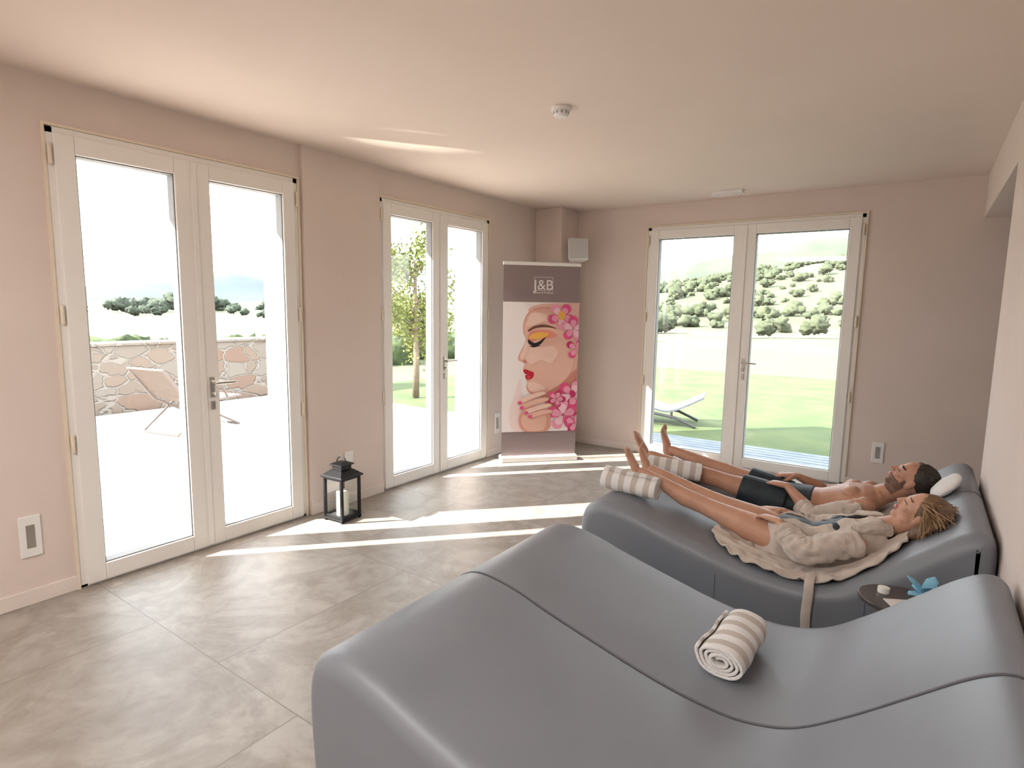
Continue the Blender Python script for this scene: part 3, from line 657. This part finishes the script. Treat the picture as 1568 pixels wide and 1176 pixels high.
for k in range(7):
    a=2*math.pi*k/7+.3;el=.25+.55*(k%2);dr=V((math.cos(a)*math.cos(el),math.sin(a)*math.cos(el),math.sin(el)));l=V((-math.sin(a),math.cos(a),0));n_=dr.cross(l)
    L_=.085 if k%2 else .072
    pts=[fc+dr*.01,fc+dr*L_*.4+n_*.004,fc+dr*L_*.75,fc+dr*L_-V((0,0,.006))]
    m.loft(pts,[(.008,.003),(.022,.004),(.020,.004),(.004,.002)],lat=l,n=12)
o=m.obj("petals",BLUE,E,smooth=True);M().ell(fc+V((0,0,-.008)),(.026,0,0),(0,.026,0),(0,0,.022)).obj("heart",BLUE,E,smooth=True)
# ------------------------------------------------------------------ exterior
PAT=mat("patio_concrete",(.54,.51,.475),.9,(.59,.56,.52),2)
M().box(-5.44,-TH-.01,-8,6.38,-.22,-.05).obj("patio",PAT)
LAWN=mat("lawn_grass",(.046,.074,.020),.95,(.074,.100,.031),1.6,.6,30)
M().box(-5.4,16,7.03,15.5,-.24,-.09).box(-5.4,-TH-.01,6.39,7.03,-.24,-.09).obj("lawn",LAWN)
DECK=mat("deck_planks",(.10,.13,.17),.7,(.14,.17,.21),6)
m=M()
for k in range(9): m.box(-.3,7,D+TB+.03+k*.115,D+TB+.03+k*.115+.10,-.14,-.07)
m.obj("terrace_deck",DECK,bevel=.004)
M().box(-.38,8,D+TB+.02,7.0,-.24,-.145).obj("deck_substructure",PAT)
FIELD=mat("dry_field",(.100,.099,.062),1,(.078,.096,.046),.07,detail=7)
M().add([(-900,-60,-.26),(60,-60,-.26),(200,700,-.26),(-900,700,-.26)],[(0,1,2,3)]).obj("field_ground",FIELD)
m=M();m.box(-5.95,-5.5,-8,7.6,-.24,.86);m.box(-5.98,-5.47,-8,7.63,.86,.90);m.obj("stone_garden_wall",STONE,bevel=.01)
FOL=mat("olive_foliage",(.047,.060,.032),1,(.078,.092,.052),.7,detail=8,ramp=(.3,.7))
FOLT=mat("treeline_foliage",(.036,.050,.034),1,(.060,.075,.052),.5,detail=8,ramp=(.35,.65))
FOLD=mat("hedge_foliage",(.020,.034,.011),1,(.060,.085,.029),5,detail=8,bump=1,bscale=14,ramp=(.4,.62))
def bush(m,c,r,seed,n=14,k=9,sz=.8,amp=.45):
    o_=len(m.v);m.ell(c,(r,0,0),(0,r,0),(0,0,r*sz),n=n,m=k)
    for i in range(o_,len(m.v)):
        v=V(m.v[i]);d_=(v-V(c));q=1+amp*noise.noise(d_/r*2.6+V((seed,seed*.7,0)))+amp*.6*noise.noise(d_/r*6+V((seed,seed*.7,3)));m.v[i]=tuple(V(c)+d_*q)
def tree(m,x,y,z,r,seed,n=10,k=8):
    rd=random.Random(seed)
    for j in range(6):
        a=rd.uniform(0,6.28);q=r*.8*rd.random()
        bush(m,(x+q*math.cos(a),y+q*math.sin(a),z+r*(.50+.55*rd.random())),r*(.30+.28*rd.random()),seed+j,n=n,k=k,sz=.85,amp=.8)
m=M()
for i in range(150):
    y=-6+i*.25;bush(m,(-9.5-1.6*random.random(),y,.0+.25*random.random()),.40+.22*random.random(),i,n=16,k=11)
m.obj("hedge_row",FOLD,smooth=True)
m=M()
for i in range(230):
    y=-40+i*1.5;tree(m,-105-25*random.random(),y,-.3,1.2+1.2*random.random(),i)
for i in range(40):
    tree(m,-65-30*random.random(),-10+random.random()*90,-.3,.8+.6*random.random(),i+500)
m.obj("distant_treeline",FOLT,smooth=True)
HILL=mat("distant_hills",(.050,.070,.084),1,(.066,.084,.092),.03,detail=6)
def grid(name,xs,ys,fn,mt_):
    vs=[(x,y,fn(x,y)) for x in xs for y in ys];ny=len(ys)
    fs=[(i*ny+j,(i+1)*ny+j,(i+1)*ny+j+1,i*ny+j+1) for i in range(len(xs)-1) for j in range(ny-1)]
    m=M();m.add(vs,fs);return m.obj(name,mt_,smooth=True)
ss=lambda t:(lambda q:q*q*(3-2*q))(min(max(t,0),1))
def h1(x,y):
    return -.3+ss((-x-330)/140)*(15+9*noise.noise(V((y*.010,1.3,0)))+5*noise.noise(V((y*.03,x*.01,0)))+9*math.exp(-((y-290)/70)**2))
grid("distant_hills_ridge",np.linspace(-560,-320,20),np.linspace(-100,700,90),h1,HILL)
HILL2=mat("olive_hill_ground",(.095,.102,.058),1,(.070,.086,.043),.15,detail=8)
def h2(x,y):
    r=8.6+max(min((x+55)*.125,9),-3)+2.6*noise.noise(V((x*.03,y*.02,5)))
    return -.3+ss((y-48)/110)*r
grid("olive_hillside",np.linspace(-160,90,60),np.linspace(46,190,50),h2,HILL2)
m=M()
for i in range(400):
    y=50+110*random.random()**.8;x=3.4-(y)*(.02+.48*random.random());tree(m,x,y,h2(x,y)-.2,.5+.75*random.random(),i)
for i in range(22):
    x=-24+30*random.random();y=36+10*random.random();tree(m,x,y,-.3,.7+.6*random.random(),i+900,n=14,k=10)
m.obj("olive_trees",FOL,smooth=True)
def h3(x,y): return -.3+ss((y-230)/90)*(26+14*math.exp(-((x+18)/45)**2)+6*noise.noise(V((x*.02,2.2,0)))+2.5*noise.noise(V((x*.08,y*.03,1))))
grid("forested_ridge",np.linspace(-220,120,90),np.linspace(225,360,24),h3,mat("ridge_forest",(.052,.066,.046),1,(.070,.083,.058),.08,detail=8))
E=empty("garden_tree");BARK=mat("tree_bark",(.13,.10,.07),.9,(.18,.14,.10),20)
LEAF=mat("yellow_green_leaves",(.082,.112,.017),.8,(.155,.162,.026),4)
tc_=V((-3.6,7.2,-.075));m=M()
m.loft([tc_,tc_+V((.02,0,.7)),tc_+V((-.03,.03,1.5)),tc_+V((0,0,2.3))],[.06,.05,.04,.02],n=10,cap=False)
br_=[]
for k in range(20):
    a=random.uniform(0,6.28);z=.35+2.05*random.random();r=.35+.45*random.random();p=tc_+V((0,0,z));q=p+V((math.cos(a)*r,math.sin(a)*r,.35+.2*random.random()));m.loft([p,q],[.018,.006],n=6);br_.append((p,q))
m.obj("trunk",BARK,E,smooth=True)
m=M()
for i in range(4800):
    p,q=random.choice(br_);c=p.lerp(q,random.uniform(.2,1.15))+V([random.gauss(0,.11) for _ in range(3)])
    a=V([random.gauss(0,1) for _ in range(3)]).normalized();b_=a.orthogonal().normalized();s_=.038
    m.add([c-a*s_,c+b_*s_*.5,c+a*s_,c-b_*s_*.5],[(0,1,2,3)])
m.obj("leaves",LEAF,E)
# patio chair
E=empty("patio_deck_chair");CH=mat("chair_frame",(.13,.105,.095),.5);SL=mat("chair_sling",(.12,.088,.072),.8)
T=Matrix.Translation((-3.75,3.55,-.035))@Matrix.Rotation(math.radians(192),4,'Z')@Matrix.Diagonal((1.1,1.15,.88,1))
m=M()
for s_ in(-.26,.26):
    m.loft([T@V((s_,-.35,0)),T@V((s_,.25,.42)),T@V((s_,.50,.85))],[.014]*3,n=8)
    m.loft([T@V((s_,.38,0)),T@V((s_,.0,.38)),T@V((s_,-.38,.40))],[.014]*3,n=8)
    m.loft([T@V((s_,.34,.58)),T@V((s_,-.15,.58)),T@V((s_,-.22,.40))],[.014]*3,n=8)
for y,z in((.5,.85),(-.38,.40),(.38,0),(-.35,0)): m.loft([T@V((-.26,y,z)),T@V((.26,y,z))],[.013]*2,n=8)
m.obj("frame",CH,E,smooth=True)
m=M();pts=[(-.37,.40),(-.1,.38),(.1,.36),(.24,.44),(.38,.66),(.5,.85)]
for i in range(5):
    (a,b_),(c,d_)=pts[i],pts[i+1];m.add([T@V((-.25,a,b_)),T@V((.25,a,b_)),T@V((.25,c,d_)),T@V((-.25,c,d_))],[(0,1,2,3)])
m.obj("sling",SL,E,smooth=True)
GL=mat("grey_resin",(.085,.098,.115),.5);GD=mat("dark_resin_frame",(.03,.033,.038),.5)
for (x,y,r) in((.38,7.75,.25),):
    E=empty("garden_sun_lounger");T=Matrix.Translation((x,y,-.07))@Matrix.Rotation(r,4,'Z')@Matrix.Diagonal((1.0,1.0,.9,1))
    P_=catmull([(-.85,.20),(-.55,.27),(-.2,.31),(.15,.20),(.35,.22),(.70,.42)],5);m=M()
    for i in range(len(P_)-1):
        a,b_=P_[i],P_[i+1];vs=[T@V((q[0],s_,q[1]+o_)) for q in(a,b_) for s_ in(-.3,.3) for o_ in(0,.03)]
        m.add(vs,[(0,1,3,2),(4,6,7,5),(0,4,5,1),(2,3,7,6),(0,2,6,4),(1,5,7,3)])
    m.obj("curved_bed",GL,E)
    m=M()
    for s_ in(-.28,.28):
        m.loft([T@V((-.72,s_,0)),T@V((-.5,s_,.14)),T@V((0,s_,.18)),T@V((.35,s_,.12)),T@V((.6,s_,0))],[.02]*5,n=8)
        m.loft([T@V((-.5,s_,.14)),T@V((-.5,s_,.28))],[.018]*2,n=8);m.loft([T@V((.3,s_,.12)),T@V((.3,s_,.22))],[.018]*2,n=8)
    m.obj("legs",GD,E,smooth=True)
# ------------------------------------------------------------------ lights
w_=bpy.data.worlds.new("world");S.world=w_;w_.use_nodes=True;bg=w_.node_tree.nodes["Background"];bg.inputs[0].default_value=(.90,.95,1,1);bg.inputs[1].default_value=6.6
el=math.radians(34);dv=V((.675*math.cos(el),.738*math.cos(el),-math.sin(el))).normalized()
l=bpy.data.lights.new("sun",'SUN');l.energy=27;l.angle=math.radians(.55);l.color=(1,.94,.86);o=bpy.data.objects.new("sun",l);COL.objects.link(o);o.rotation_euler=dv.to_track_quat('-Z','Y').to_euler()
def area(name,loc,dr,sx,sy,en,portal=False,col=(1,1,1)):
    l=bpy.data.lights.new(name,'AREA');l.shape='RECTANGLE';l.size=sx;l.size_y=sy;l.energy=en;l.color=col
    o=bpy.data.objects.new(name,l);COL.objects.link(o);o.location=loc;o.rotation_euler=V(dr).to_track_quat('-Z','Z').to_euler()
    if portal:
        try:l.cycles.is_portal=True
        except Exception: pass
    return o
area("daylight_portal_a",(-TH-.01,(Y1+Y2)/2,H/2),(1,0,0),Y2-Y1,H,1,True)
area("daylight_portal_b",(-TH-.01,(Y3+Y4)/2,H/2),(1,0,0),Y4-Y3,H,1,True)
area("daylight_portal_c",((X1+X2)/2,D+TB+.01,H/2),(0,-1,0),X2-X1,H,1,True)
area("unseen_fill_light",(1.9,-.7,CZ-.05),(0,0,-1),1.6,1.0,62,False,(1,.98,.95))  # unseen fill light added behind the camera to brighten the room
E=empty("unseen_fill_panel");M().box(1.05,2.75,-1.25,-.15,CZ-.04,CZ).obj("housing",WHITEP,E,bevel=.01)  # panel body made up to go with the added fill light
# added spot standing in for reflected sunlight: throws the bright streak onto the ceiling
E=empty("streak_helper_spot");sp_=V((-1.80,-.58,.06));tg=V((.68,2.76,CZ));dd=(tg-sp_).normalized()
M().loft([sp_-dd*.10,sp_-dd*.02],[.035,.045],lat=(0,0,1),n=20,cap=False).loft([V((sp_.x-.03,sp_.y-.04,-.05)),sp_-dd*.07],[.010,.010],n=8,cap=False).obj("housing",BLACKM,E)  # fixture made up to go with the added streak spot
l=bpy.data.lights.new("streak_helper_beam",'SPOT');l.energy=1500;l.spot_size=math.radians(6.2);l.spot_blend=.9;l.shadow_soft_size=.02;l.color=(1,.95,.86)
o=bpy.data.objects.new("streak_helper_beam",l);COL.objects.link(o);o.location=sp_;o.rotation_euler=dd.to_track_quat('-Z','Y').to_euler();o.parent=E
